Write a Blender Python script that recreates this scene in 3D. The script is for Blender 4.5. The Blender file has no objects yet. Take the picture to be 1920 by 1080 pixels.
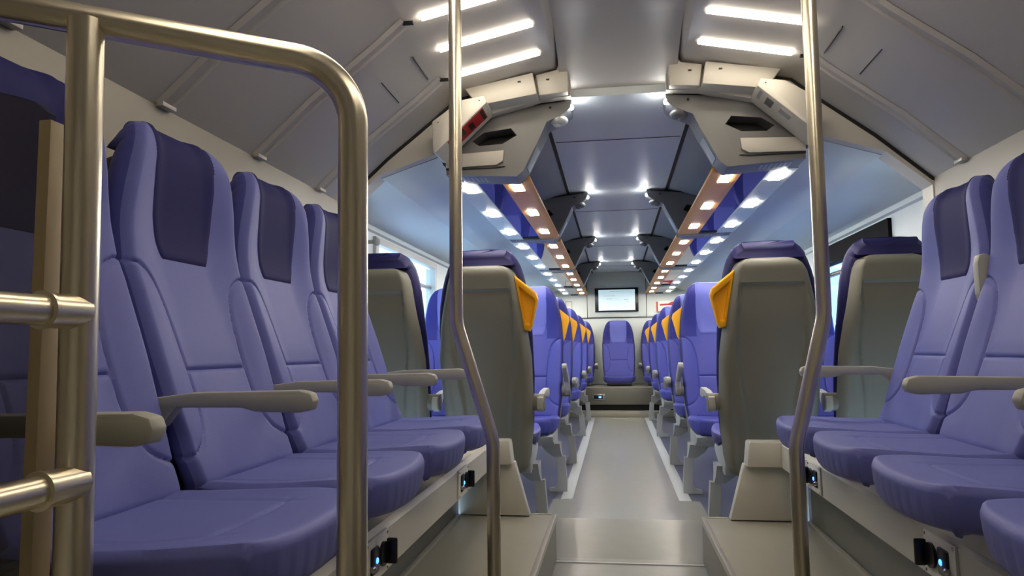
import bpy, bmesh, math, random
import numpy as np
from mathutils import Vector, Matrix
random.seed(3)
PI = math.pi
scene = bpy.context.scene
C = scene.collection

# ------------------------------------------------------------------ camera
F, VPX, VPY, ROLL = 1340.0, 1153.0, 652.0, math.radians(1.4)
fw = Vector((VPX - 960, -(VPY - 540), -F)).normalized()
up0 = Vector((-math.sin(ROLL), math.cos(ROLL), 0))
rt = fw.cross(up0).normalized()
up = rt.cross(fw)
cam = bpy.data.cameras.new('camera')
cam.sensor_width = 36.0
cam.lens = F / 1920 * 36.0
cam.clip_start = 0.02
camo = bpy.data.objects.new('camera', cam)
C.objects.link(camo)
M = Matrix((rt, fw, up)).to_4x4()          # rows: carriage axes seen by the camera
M.translation = Vector((-0.04, 0.0, 0.77))
camo.matrix_world = M
scene.camera = camo

# ------------------------------------------------------------------ world, exposure
scene.view_settings.view_transform = 'Standard'
scene.view_settings.look = 'None'
scene.view_settings.gamma = 1.0
scene.view_settings.use_curve_mapping = False
scene.view_settings.exposure = 0.22
w = bpy.data.worlds.new('daylight')
scene.world = w
w.use_nodes = True
nt = w.node_tree
bg = nt.nodes['Background']
tc = nt.nodes.new('ShaderNodeTexCoord')
sep = nt.nodes.new('ShaderNodeSeparateXYZ')
mp = nt.nodes.new('ShaderNodeMapRange')
mp.inputs[1].default_value = -0.6
mp.inputs[2].default_value = 0.6
mixc = nt.nodes.new('ShaderNodeMix')
mixc.data_type = 'RGBA'
mixc.inputs[6].default_value = (0.52, 0.74, 1.0, 1)      # open sky on the left of the train
mixc.inputs[7].default_value = (0.20, 0.30, 0.48, 1)     # shaded side
nt.links.new(tc.outputs['Generated'], sep.inputs[0])
nt.links.new(sep.outputs[0], mp.inputs[0])
nt.links.new(mp.outputs[0], mixc.inputs[0])
nt.links.new(mixc.outputs[2], bg.inputs[0])
bg.inputs[1].default_value = 6.5
BAR_E, LAMP_E, SPOT_E = 18.5, 88.0, 80.0


# ------------------------------------------------------------------ materials
def lin(c):
    return tuple(((v / 255) / 12.92 if v / 255 <= 0.04045 else ((v / 255 + 0.055) / 1.055) ** 2.4) for v in c) + (1,)


def mat(name, rgb, rough=0.5, metal=0.0, noise=0.0, scale=40.0, bump=0.0, bscale=300.0, spec=0.5, coat=0.0, stretch=None):
    m = bpy.data.materials.new(name)
    m.use_nodes = True
    n = m.node_tree
    p = n.nodes['Principled BSDF']
    col = lin(rgb)
    p.inputs['Base Color'].default_value = col
    p.inputs['Roughness'].default_value = rough
    p.inputs['Metallic'].default_value = metal
    p.inputs['Specular IOR Level'].default_value = spec
    p.inputs['Coat Weight'].default_value = coat
    t = n.nodes.new('ShaderNodeTexCoord')
    mpn = n.nodes.new('ShaderNodeMapping')
    n.links.new(t.outputs['Object'], mpn.inputs[0])
    if stretch:
        mpn.inputs['Scale'].default_value = stretch
    if noise > 0:
        tx = n.nodes.new('ShaderNodeTexNoise')
        tx.inputs['Scale'].default_value = scale
        tx.inputs['Detail'].default_value = 4
        n.links.new(mpn.outputs[0], tx.inputs['Vector'])
        rm = n.nodes.new('ShaderNodeMix')
        rm.data_type = 'RGBA'
        rm.inputs[6].default_value = tuple(c * (1 - noise) for c in col[:3]) + (1,)
        rm.inputs[7].default_value = tuple(min(1, c * (1 + noise)) for c in col[:3]) + (1,)
        n.links.new(tx.outputs[0], rm.inputs[0])
        n.links.new(rm.outputs[2], p.inputs['Base Color'])
    if bump > 0:
        tb = n.nodes.new('ShaderNodeTexNoise')
        tb.inputs['Scale'].default_value = bscale
        n.links.new(mpn.outputs[0], tb.inputs['Vector'])
        b = n.nodes.new('ShaderNodeBump')
        b.inputs['Strength'].default_value = bump
        b.inputs['Distance'].default_value = 0.002
        n.links.new(tb.outputs[0], b.inputs['Height'])
        n.links.new(b.outputs[0], p.inputs['Normal'])
    return m


def emis(name, rgb, strength):
    m = bpy.data.materials.new(name)
    m.use_nodes = True
    p = m.node_tree.nodes['Principled BSDF']
    p.inputs['Base Color'].default_value = (0.8, 0.8, 0.8, 1)
    p.inputs['Emission Color'].default_value = tuple(rgb) + (1,)
    p.inputs['Emission Strength'].default_value = strength
    return m


def glassy(name, tint, refl=0.08, rough=0.02):
    m = bpy.data.materials.new(name)
    m.use_nodes = True
    n = m.node_tree
    for x in list(n.nodes):
        if x.type != 'OUTPUT_MATERIAL':
            n.nodes.remove(x)
    out = [x for x in n.nodes if x.type == 'OUTPUT_MATERIAL'][0]
    tr = n.nodes.new('ShaderNodeBsdfTransparent')
    tr.inputs[0].default_value = tint + (1,)
    gl = n.nodes.new('ShaderNodeBsdfGlossy')
    gl.inputs['Roughness'].default_value = rough
    lw = n.nodes.new('ShaderNodeLayerWeight')
    lw.inputs[0].default_value = 0.25
    ml = n.nodes.new('ShaderNodeMath')
    ml.operation = 'MULTIPLY_ADD'
    ml.inputs[1].default_value = 0.5
    ml.inputs[2].default_value = refl
    mx = n.nodes.new('ShaderNodeMixShader')
    n.links.new(lw.outputs['Fresnel'], ml.inputs[0])
    n.links.new(ml.outputs[0], mx.inputs[0])
    n.links.new(tr.outputs[0], mx.inputs[1])
    n.links.new(gl.outputs[0], mx.inputs[2])
    n.links.new(mx.outputs[0], out.inputs[0])
    return m


MT = {
    'wall': mat('white_panel', (198, 194, 184), 0.42, noise=0.02, scale=6),
    'ceil': mat('grey_white_ceiling', (176, 173, 170), 0.38, noise=0.02, scale=5),
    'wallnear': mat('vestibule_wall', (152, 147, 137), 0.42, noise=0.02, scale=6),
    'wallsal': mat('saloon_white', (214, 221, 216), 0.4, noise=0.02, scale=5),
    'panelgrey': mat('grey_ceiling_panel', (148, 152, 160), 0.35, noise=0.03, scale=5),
    'centre': mat('centre_ceiling', (210, 217, 220), 0.42, noise=0.02, scale=4),
    'beige': mat('bench_beige', (196, 193, 182), 0.45, noise=0.03, scale=8),
    'floor': mat('vinyl_floor', (134, 133, 124), 0.28, noise=0.08, scale=14, bump=0.05, bscale=500),
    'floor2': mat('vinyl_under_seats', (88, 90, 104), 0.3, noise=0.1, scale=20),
    'strip': mat('white_floor_strip', (168, 171, 172), 0.45),
    'plat': mat('platform_grey', (148, 145, 132), 0.36, noise=0.05, scale=10, bump=0.05, bscale=400),
    'platside': mat('platform_riser', (108, 106, 96), 0.4, noise=0.05, scale=10),
    'nosing': mat('step_nosing', (176, 172, 160), 0.35, metal=0.6),
    'dark': mat('dark_gap', (22, 22, 24), 0.6),
    'steel': mat('brushed_steel', (230, 221, 200), 0.28, metal=1.0, noise=0.06, scale=30, stretch=(1, 1, 0.05)),
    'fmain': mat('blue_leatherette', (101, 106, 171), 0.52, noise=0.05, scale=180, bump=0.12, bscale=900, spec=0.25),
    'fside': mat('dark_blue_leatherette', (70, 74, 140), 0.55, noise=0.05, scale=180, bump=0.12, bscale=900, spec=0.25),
    'fhead': mat('navy_headrest', (40, 40, 90), 0.65, noise=0.06, scale=300, bump=0.15, bscale=900, spec=0.1),
    'fnavy': mat('navy_rim', (31, 28, 78), 0.55, noise=0.05, scale=180, bump=0.1, bscale=900, spec=0.25),
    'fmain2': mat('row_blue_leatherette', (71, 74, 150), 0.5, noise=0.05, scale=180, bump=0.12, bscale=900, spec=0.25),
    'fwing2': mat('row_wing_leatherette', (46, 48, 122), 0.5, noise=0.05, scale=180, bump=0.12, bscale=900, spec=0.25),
    'fhead2': mat('row_light_headrest', (102, 107, 182), 0.5, noise=0.05, scale=180, bump=0.12, bscale=900, spec=0.25),
    'shell': mat('grey_shell_plastic', (118, 116, 106), 0.5, noise=0.03, scale=60, bump=0.06, bscale=1200, spec=0.25),
    'arm': mat('grey_armrest_plastic', (160, 160, 150), 0.45, noise=0.03, scale=60, bump=0.05, bscale=900),
    'legm': mat('painted_leg', (158, 160, 160), 0.4, noise=0.03, scale=40),
    'yellow': mat('yellow_plastic', (242, 172, 6), 0.38, noise=0.02, scale=30),
    'bracket': mat('bracket_grey', (108, 108, 108), 0.4, noise=0.03, scale=20),
    'copper': mat('copper_strip', (224, 156, 78), 0.4, noise=0.08, scale=60, stretch=(1, 0.05, 1)),
    'red': mat('red_plastic', (176, 30, 34), 0.4),
    'signwhite': mat('sign_white', (226, 224, 216), 0.5),
    'black': mat('black_plastic', (14, 14, 16), 0.35),
    'frameblack': mat('window_frame_black', (12, 12, 13), 0.7, spec=0.08),
    'chrome': mat('silver_dial', (170, 170, 172), 0.25, metal=0.9),
    'smudge': mat('screen_text', (150, 165, 172), 0.5),
    'green': mat('green_plastic', (40, 140, 90), 0.45),
    'rackglass': mat('rack_dark_glass', (96, 100, 150), 0.03, metal=0.85),
    'tint': glassy('tinted_glass', (0.50, 0.50, 0.52), 0.07),
    'clear': glassy('window_glass', (0.80, 0.87, 0.92), 0.05),
    'edge': mat('pane_edge_beige', (158, 141, 108), 0.5),
    'bar': emis('light_bar_glow', (1.0, 0.88, 0.70), BAR_E),
    'lamp': emis('rack_lamp_glow', (1.0, 0.94, 0.84), LAMP_E),
    'spot': emis('spot_glow', (1.0, 0.95, 0.85), SPOT_E),
    'screen': emis('screen_glow', (0.46, 0.68, 0.74), 0.62),
    'bluelight': emis('blue_led', (0.02, 0.12, 1.0), 6.0),
    'dome': mat('dome_plastic', (205, 205, 200), 0.2, coat=0.5),
}


# ------------------------------------------------------------------ mesh helpers
class MB:
    def __init__(self):
        self.bm = bmesh.new()

    def box(self, x0, x1, y0, y1, z0, z1, bev=0.0, mi=0, seg=2):
        b = bmesh.new()
        bmesh.ops.create_cube(b, size=1)
        for v in b.verts:
            v.co = Vector(((x0 + x1) / 2 + v.co.x * abs(x1 - x0), (y0 + y1) / 2 + v.co.y * abs(y1 - y0), (z0 + z1) / 2 + v.co.z * abs(z1 - z0)))
        if bev > 0:
            bmesh.ops.bevel(b, geom=b.edges[:], offset=bev, segments=seg, affect='EDGES', profile=0.5)
        self.merge(b, mi)
        return self

    def merge(self, b, mi=None):
        if mi is not None:
            for f in b.faces:
                f.material_index = mi
        me = bpy.data.meshes.new('t')
        b.to_mesh(me)
        b.free()
        n0 = len(self.bm.faces)
        self.bm.from_mesh(me)
        bpy.data.meshes.remove(me)

    def prism(self, pts, a0, a1, axis='y', mi=0, bev=0.0, holes=(), seg=2):
        """polygon (2D) extruded along an axis: 'y' -> pts are (x,z); 'x' -> (y,z); 'z' -> (x,y)"""
        def P(p, a):
            return {'y': (p[0], a, p[1]), 'x': (a, p[0], p[1]), 'z': (p[0], p[1], a)}[axis]
        b = bmesh.new()
        edges = []
        for lp in [pts] + list(holes):
            vs = [b.verts.new(P(p, a0)) for p in lp]
            for i in range(len(vs)):
                edges.append(b.edges.new((vs[i], vs[(i + 1) % len(vs)])))
        if holes:
            bmesh.ops.triangle_fill(b, edges=edges, use_beauty=True, use_dissolve=False)
        else:
            b.faces.new(b.verts[:])
        geom = b.faces[:]
        r = bmesh.ops.extrude_face_region(b, geom=geom)
        d = Vector(P((0, 0), a1)) - Vector(P((0, 0), a0))
        bmesh.ops.translate(b, vec=d, verts=[g for g in r['geom'] if isinstance(g, bmesh.types.BMVert)])
        bmesh.ops.recalc_face_normals(b, faces=b.faces[:])
        if bev > 0 and not holes:
            bmesh.ops.bevel(b, geom=b.edges[:], offset=bev, segments=seg, affect='EDGES', profile=0.5)
        self.merge(b, mi)
        return self

    def tube(self, path, r, n=20, mi=0, cap=True):
        b = bmesh.new()
        P = [Vector(p) for p in path]
        rs = r if isinstance(r, (list, tuple)) else [r] * len(P)
        tang = []
        for i in range(len(P)):
            a = P[max(0, i - 1)]
            c = P[min(len(P) - 1, i + 1)]
            tang.append((c - a).normalized())
        ref = Vector((0, 0, 1)) if abs(tang[0].z) < 0.9 else Vector((1, 0, 0))
        nrm = (ref - tang[0] * ref.dot(tang[0])).normalized()
        rings = []
        for i, p in enumerate(P):
            nrm = (nrm - tang[i] * nrm.dot(tang[i])).normalized()
            bi = tang[i].cross(nrm)
            rings.append([b.verts.new(p + (nrm * math.cos(2 * PI * k / n) + bi * math.sin(2 * PI * k / n)) * rs[i]) for k in range(n)])
        for i in range(len(P) - 1):
            for k in range(n):
                b.faces.new((rings[i][k], rings[i][(k + 1) % n], rings[i + 1][(k + 1) % n], rings[i + 1][k]))
        if cap:
            b.faces.new(rings[0][::-1])
            b.faces.new(rings[-1])
        self.merge(b, mi)
        return self

    def ell(self, c, r, mi=0, nu=20, nv=12):
        b = bmesh.new()
        bmesh.ops.create_uvsphere(b, u_segments=nu, v_segments=nv, radius=1)
        for v in b.verts:
            v.co = Vector((c[0] + v.co.x * r[0], c[1] + v.co.y * r[1], c[2] + v.co.z * r[2]))
        self.merge(b, mi)
        return self

    def grid(self, pts, mi=0, closed_u=False, cap=False, mfun=None):
        """pts[j][i] -> quads"""
        b = bmesh.new()
        V = [[b.verts.new(p) for p in row] for row in pts]
        ni = len(pts[0])
        for j in range(len(pts) - 1):
            for i in range(ni if closed_u else ni - 1):
                f = b.faces.new((V[j][i], V[j][(i + 1) % ni], V[j + 1][(i + 1) % ni], V[j + 1][i]))
                f.material_index = mfun(i, j) if mfun else mi
        if cap:
            f = b.faces.new(V[0][::-1])
            f.material_index = mfun(0, 0) if mfun else mi
            f = b.faces.new(V[-1])
            f.material_index = mfun(0, len(pts) - 2) if mfun else mi
        self.merge(b)
        return self

    def mesh(self, name, smooth=True, angle=38):
        bm = self.bm
        bmesh.ops.recalc_face_normals(bm, faces=bm.faces[:])
        if smooth:
            for f in bm.faces:
                f.smooth = True
            for e in bm.edges:
                if len(e.link_faces) == 2 and e.calc_face_angle(0) > math.radians(angle):
                    e.smooth = False
        me = bpy.data.meshes.new(name)
        bm.to_mesh(me)
        bm.free()
        return me


def put(name, me, mats, parent=None, loc=None):
    o = bpy.data.objects.new(name, me)
    C.objects.link(o)
    if me is not None and len(me.materials) == 0:
        for m in (mats if isinstance(mats, (list, tuple)) else [mats]):
            me.materials.append(MT[m] if isinstance(m, str) else m)
    if parent:
        o.parent = parent
    if loc:
        o.location = loc
    return o


def tag(o, label, cat, group=None, kind=None):
    o['label'] = label
    o['category'] = cat
    if group:
        o['group'] = group
    if kind:
        o['kind'] = kind
    return o


def struct(name, mb, mats, label, cat, smooth=True, parent=None):
    o = put(name, mb.mesh(name, smooth), mats, parent)
    if parent is None:
        tag(o, label, cat, kind='structure')
    return o


def thing(name, label, cat, loc=(0, 0, 0), rz=0.0, group=None, kind=None):
    o = bpy.data.objects.new(name, None)
    C.objects.link(o)
    o.empty_display_size = 0.1
    o.location = loc
    o.rotation_euler = (0, 0, rz)
    return tag(o, label, cat, group, kind)


def sm(a, b, x):
    t = np.clip((np.asarray(x, float) - a) / (b - a), 0, 1)
    return t * t * (3 - 2 * t)


def mir(s, pts):
    return [(s * p[0], p[1]) for p in pts]


SIDE = {-1: 'left', 1: 'right'}

# ================================================================== SETTING
# heights: bench platforms 0, vestibule aisle -0.20, saloon floor -0.13
YS, YE, YW = 3.39, 9.42, 10.6            # end of the platforms, end of the saloon floor, far wall
LOWZ, SALZ = -0.20, -0.13
b = MB()
for s in (-1, 1):
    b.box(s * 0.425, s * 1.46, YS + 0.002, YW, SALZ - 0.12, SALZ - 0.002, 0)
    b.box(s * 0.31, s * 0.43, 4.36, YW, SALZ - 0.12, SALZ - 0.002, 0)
b.prism([(YS - 0.02, LOWZ - 0.1), (YS - 0.02, LOWZ + 0.0005), (YS + 0.02, LOWZ + 0.003), (3.90, SALZ), (YE + 0.2, SALZ), (YE + 0.2, LOWZ - 0.1)], -0.315, 0.315, 'x', 1)
for s in (-1, 1):
    b.prism([(YS + 0.003, LOWZ - 0.05), (YS + 0.003, LOWZ), (3.90, SALZ + 0.0005), (4.37, SALZ + 0.0005), (4.37, LOWZ - 0.05)], s * 0.31, s * 0.43, 'x', 1)
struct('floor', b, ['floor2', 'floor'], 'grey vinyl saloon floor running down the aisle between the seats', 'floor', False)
b = MB().box(-0.45, 0.45, -1.6, YS, LOWZ - 0.06, LOWZ)
struct('floor.001', b, ['floor'], 'lower grey vinyl floor in the foreground aisle', 'floor', False)
k = 1
for s in (-1, 1):
    b = MB().box(s * 0.312, s * 0.382, 4.37, YE, SALZ - 0.02, SALZ + 0.003, 0.001)
    struct('trim_%d' % k, b, ['strip'], 'white floor strip along the %s edge of the aisle' % SIDE[s], 'floor strip')
    k += 1
b = MB().box(-0.31, 0.31, YE - 0.10, YE - 0.01, SALZ - 0.04, SALZ + 0.004, 0.001)
struct('trim_%d' % k, b, ['nosing'], 'pale strip across the far end of the aisle floor', 'floor strip')
k += 1
b = MB().box(-0.33, 0.33, YS - 0.05, YS - 0.032, LOWZ - 0.01, LOWZ + 0.004, 0.001)
struct('trim_%d' % k, b, ['strip'], 'pale joint strip across the aisle floor between the platforms', 'floor strip')
k += 1

# side walls ------------------------------------------------------------
for s in (-1, 1):
    nm = SIDE[s]
    b = MB()
    b.box(s * 1.25, s * 1.50, -1.6, 3.10, LOWZ - 0.1, 1.46)                       # vestibule part
    WZ0, WZ1 = 0.72, 1.44
    ywin = [(4.00, 5.45), (6.05, 7.50), (8.10, 9.55)]
    X0, X1 = s * 1.43, s * 1.50
    b.box(X0, X1, 3.05, YW + 0.1, LOWZ - 0.1, WZ0)
    b.box(X0, X1, 3.05, YW + 0.1, WZ1, 1.60)
    ys = [3.05] + [v for w_ in ywin for v in w_] + [YW + 0.1]
    for i in range(0, len(ys), 2):
        b.box(X0, X1, ys[i], ys[i + 1], WZ0, WZ1)
    b.prism(mir(s, [(1.435, 1.455), (1.412, 1.465), (1.412, 1.49), (1.435, 1.505)]), 3.1, YW, 'y')   # moulding above windows
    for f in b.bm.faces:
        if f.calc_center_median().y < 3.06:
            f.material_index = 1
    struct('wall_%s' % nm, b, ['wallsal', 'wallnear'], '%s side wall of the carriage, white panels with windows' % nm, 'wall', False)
    for i, (y0, y1) in enumerate(ywin):
        t = thing('window_%d' % (i + 1 + (3 if s > 0 else 0)), 'carriage window on the %s side, %s from the arch' % (nm, ['first', 'second', 'third'][i]), 'window', (s * 1.46, (y0 + y1) / 2, WZ0), kind='structure')
        L = (y1 - y0) / 2
        H = WZ1 - WZ0
        fm = MB().prism([(-L, 0), (L, 0), (L, H), (-L, H)], -0.05 * s, 0.02 * s, 'x',
                        holes=[[(-L + 0.05, 0.05), (L - 0.05, 0.05), (L - 0.05, H - (0.04 if s < 0 else 0.12)), (-L + 0.05, H - (0.04 if s < 0 else 0.12))]])
        put('window_frame', fm.mesh('window_frame', False), 'wall' if s < 0 else 'frameblack', t)
        put('window_pane', MB().box(-0.004, 0.004, -L + 0.04, L - 0.04, 0.04, H - 0.05).mesh('window_pane', False), 'clear', t)
        put('sash_bar', MB().box(-0.02, 0.012, -L + 0.05, L - 0.05, H - 0.20, H - 0.175, 0.004).mesh('sash_bar'), 'legm' if s < 0 else 'black', t)
b = MB().box(-1.50, 1.50, -1.7, -1.6, LOWZ - 0.1, 2.2)
struct('wall_back', b, ['wall'], 'white end wall behind the camera', 'wall', False)

# far wall --------------------------------------------------------------
b = MB().box(-1.50, 1.50, YW, YW + 0.1, LOWZ - 0.1, 2.2)
b.box(-1.428, 1.428, YW - 0.012, YW, 1.205, 1.216, 0, 1)
for x in (-0.43, 0.43):
    b.box(x - 0.004, x + 0.004, YW - 0.008, YW, 1.215, 1.88, 0, 1)
b.box(-0.425, 0.425, YW - 0.01, YW, 1.222, 1.88, 0.004)
struct('wall_far', b, ['wallsal', 'dark'], 'white end wall of the saloon with seams around the screen panel', 'wall')

# vestibule ceiling -----------------------------------------------------
YA = 3.05                      # front plane of the arch
prof = [(1.26, 1.43), (1.04, 1.63), (0.82, 1.80), (0.72, 1.885), (0.275, 1.978), (0.262, 1.99), (0.25, 2.035), (0.0, 2.035)]
b = MB()
for s in (-1, 1):
    pl = mir(s, prof) + mir(s, [(0.0, 2.2), (1.5, 2.2), (1.5, 1.43)])
    b.prism(pl, -1.65, YA + 0.02, 'y', 0)
# soft drop from the vestibule ceiling to the saloon ceiling
arc = [(2.62, 2.04)] + [(2.62 + 0.50 * i / 8, 2.036 - 0.13 * (i / 8) ** 2) for i in range(9)] + [(3.12, 2.04)]
b.prism(arc, -0.25, 0.25, 'x', 0)
struct('ceiling', b, ['ceil'], 'pale slanted ceiling over the side benches', 'ceiling', True)

sl = [(1.245, 1.443), (1.04, 1.628), (0.82, 1.798), (0.725, 1.879)]
nsl = Vector((-0.66, -0.75))
n_trim = k
for s in (-1, 1):
    for yr in (0.71, 1.23, 1.75, 2.27, 2.79):
        b = MB()
        rows = []
        for off, dy in ((0.0, -0.036), (0.009, -0.026), (0.011, -0.022), (0.004, -0.014), (0.004, 0.014), (0.011, 0.022), (0.009, 0.026), (0.0, 0.036)):
            rows.append([(s * (p[0] + nsl[0] * off), yr + dy, p[1] + nsl[1] * off) for p in sl])
        b.grid(rows)
        b.box(s * 1.225, s * 1.25, yr - 0.03, yr + 0.03, 1.434, 1.446, 0.002)
        b.box(s * 0.69, s * 0.735, yr - 0.008, yr + 0.008, 1.872, 1.882, 0.001, 1)
        struct('trim_%d' % n_trim, b, ['ceil', 'dark'], 'raised cover rib on the %s slanted ceiling, %s' % (SIDE[s], ['fifth from the arch', 'fourth from the arch', 'third from the arch', 'second from the arch', 'nearest the arch'][round((yr - 0.71) / 0.52)]), 'ceiling rib')
        n_trim += 1
    # slim access slits in the slanted panel between two ribs
    b = MB()
    for (xa, za, y0, y1) in ((0.755, 1.850, 2.49, 2.71), (0.873, 1.759, 2.48, 2.70)):
        b.box(s * (xa - 0.0016), s * (xa + 0.0016), y0, y1, za - 0.0015, za + 0.004)
    struct('trim_%d' % n_trim, b, ['dark'], 'pair of thin access slits in the %s slanted ceiling' % SIDE[s], 'slit', False)
    n_trim += 1

# light bars ------------------------------------------------------------
ord_ = ['nearest the arch', 'second from the arch', 'third from the arch', 'fourth from the arch', 'fifth from the arch', 'sixth from the arch', 'seventh from the arch', 'eighth from the arch', 'ninth from the arch', 'tenth from the arch', 'eleventh from the arch', 'twelfth from the arch', 'thirteenth from the arch', 'fourteenth from the arch', 'fifteenth from the arch', 'sixteenth from the arch']
ang = math.atan2(1.885 - 1.978, 0.72 - 0.275)
for s in (-1, 1):
    for i in range(11):
        y = 2.795 - 0.262 * i
        b = MB().box(-0.18, 0.18, -0.017, 0.017, -0.008, 0.004, 0.003)
        o = put('light_bar', b.mesh('light_bar'), 'bar')
        xm = 0.49
        o.location = (s * xm, y, 1.978 + (xm - 0.275) * math.tan(ang) - 0.001)
        o.rotation_euler = (0, -s * ang, 0)
        tag(o, 'glowing white light bar in the %s ceiling panel, %s' % (SIDE[s], ord_[i]), 'ceiling light', 'ceiling light bars over the benches')

# saloon ceiling --------------------------------------------------------
b = MB()
b.box(-0.345, 0.345, 3.10, YW, 1.88, 1.93)
for s in (-1, 1):
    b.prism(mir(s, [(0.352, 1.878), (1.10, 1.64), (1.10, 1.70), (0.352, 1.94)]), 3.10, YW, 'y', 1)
    b.box(s * 0.336, s * 0.354, 3.10, YW, 1.872, 1.90, 0, 2)
    # underside of the luggage shelf down to the window heads
    b.prism(mir(s, [(0.79, 1.605), (0.805, 1.640), (1.073, 1.554), (1.429, 1.50), (1.49, 1.55), (1.10, 1.72), (0.80, 1.68)]), YA + 0.05, YW, 'y', 3)
for y in (3.78, 5.78, 7.8, 9.75):
    b.box(-0.33, 0.33, y, y + 0.006, 1.878, 1.89, 0, 2)
b.box(-1.50, 1.50, 3.05, YW + 0.1, 2.1, 2.2, 0, 0)
struct('ceiling.001', b, ['centre', 'panelgrey', 'dark', 'wallsal'], 'blue grey saloon ceiling with dark seams over the aisle', 'ceiling', False)

# arch between vestibule and saloon -------------------------------------
for s in (-1, 1):
    out = [(1.30, 1.40), (1.265, 1.42), (1.05, 1.63), (0.83, 1.805), (0.71, 1.893), (0.36, 1.965), (0.262, 1.985), (0.25, 2.035), (0.205, 2.035)]
    inn = [(0.205, 1.87), (0.34, 1.86), (0.60, 1.80), (0.80, 1.645), (1.075, 1.556), (1.245, 1.41), (1.245, 0.9), (1.30, 0.9)]
    b = MB().prism(mir(s, out + inn), YA, YA + 0.10, 'y')
    b.prism(mir(s, [(1.245, 1.428), (1.03, 1.621), (0.812, 1.792), (0.713, 1.876), (0.36, 1.949), (0.36, 1.970), (0.72, 1.897), (0.84, 1.809), (1.06, 1.636), (1.28, 1.425)]), YA - 0.006, YA + 0.01, 'y', 1)
    struct('trim_%d' % n_trim, b, ['wall', 'dark'], 'white arch panel closing the %s end of the vestibule ceiling' % SIDE[s], 'arch panel', False)
    n_trim += 1
    # boxes on the arch
    t = thing('arch_cover', 'white cover box on the arch beside the %s ceiling light bars' % SIDE[s], 'cover panel', (0, YA, 0))
    b = MB().prism(mir(s, [(0.215, 1.872), (0.338, 1.862), (0.352, 1.955), (0.262, 1.972), (0.25, 2.02), (0.212, 2.02)]), -0.05, 0.06, 'y', bev=0.004)
    put('inner_cover', b.mesh('inner_cover'), 'wall', t)
    b = MB().prism(mir(s, [(0.345, 1.858), (0.60, 1.822), (0.66, 1.90), (0.362, 1.953)]), -0.085, 0.03, 'y', bev=0.004)
    put('long_cover', b.mesh('long_cover'), 'wall', t)
    for (x, z, yy) in ((0.30, 1.93, -0.052), (0.42, 1.915, -0.087)):
        put('screw_slot', MB().box(s * (x - 0.007), s * (x + 0.007), yy - 0.002, yy + 0.004, z - 0.003, z + 0.003).mesh('screw_slot', False), 'black', t)
    # slanted housing with the indicator / red handle on its underside
    t2 = thing('slanted_housing', ('white slanted box with red insert on its underside, left of the arch' if s < 0 else 'white slanted box with faint blue grey underside, right of the arch'), 'housing', (0, YA, 0))
    poly = [(0.552, 1.815), (0.735, 1.646), (0.775, 1.607), (0.789, 1.611), (0.792, 1.745), (0.73, 1.787), (0.66, 1.832), (0.566, 1.845)]
    b = MB().prism(mir(s, poly), -0.14, 0.04, 'y', bev=0.005)
    put('box', b.mesh('box'), 'wall', t2)
    d = Vector((0.735 - 0.552, 0, 1.646 - 1.815))
    nrm = Vector((-0.68, 0, -0.735))
    b = MB()
    def under(b, t0, t1, y0, y1, off, mi=0):
        p0 = Vector((0.552, 0, 1.815)) + d * t0
        p1 = Vector((0.552, 0, 1.815)) + d * t1
        pts = [p0 + nrm * off, p1 + nrm * off, p1 - nrm * 0.004, p0 - nrm * 0.004]
        b.prism(mir(s, [(p.x, p.z) for p in pts]), y0, y1, 'y', mi)
    if s < 0:
        under(b, 0.12, 0.96, -0.13, -0.01, 0.002, 0)
        under(b, 0.14, 0.20, -0.12, -0.02, 0.004, 1)
        under(b, 0.40, 0.50, -0.10, -0.04, 0.005, 1)
        under(b, 0.60, 0.68, -0.12, -0.05, 0.006, 1)
        under(b, 0.72, 0.80, -0.12, -0.05, 0.006, 2)
        put('red_handle_recess', b.mesh('red_handle_recess', False), ['red', 'black', 'signwhite'], t2)['label'] = 'red recess with black latches'
    else:
        under(b, 0.08, 0.14, -0.12, -0.04, 0.001, 0)
        under(b, 0.24, 0.38, -0.11, -0.04, 0.001, 1)
        under(b, 0.52, 0.74, -0.10, -0.06, 0.001, 0)
        put('indicator_plate', b.mesh('indicator_plate', False), ['strip', 'bracket'], t2)
    for (x, z) in ((0.585, 1.825), (0.765, 1.74)):
        put('screw', MB().ell((s * x, -0.141, z), (0.004, 0.003, 0.004)).mesh('screw'), 'chrome', t2)

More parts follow.
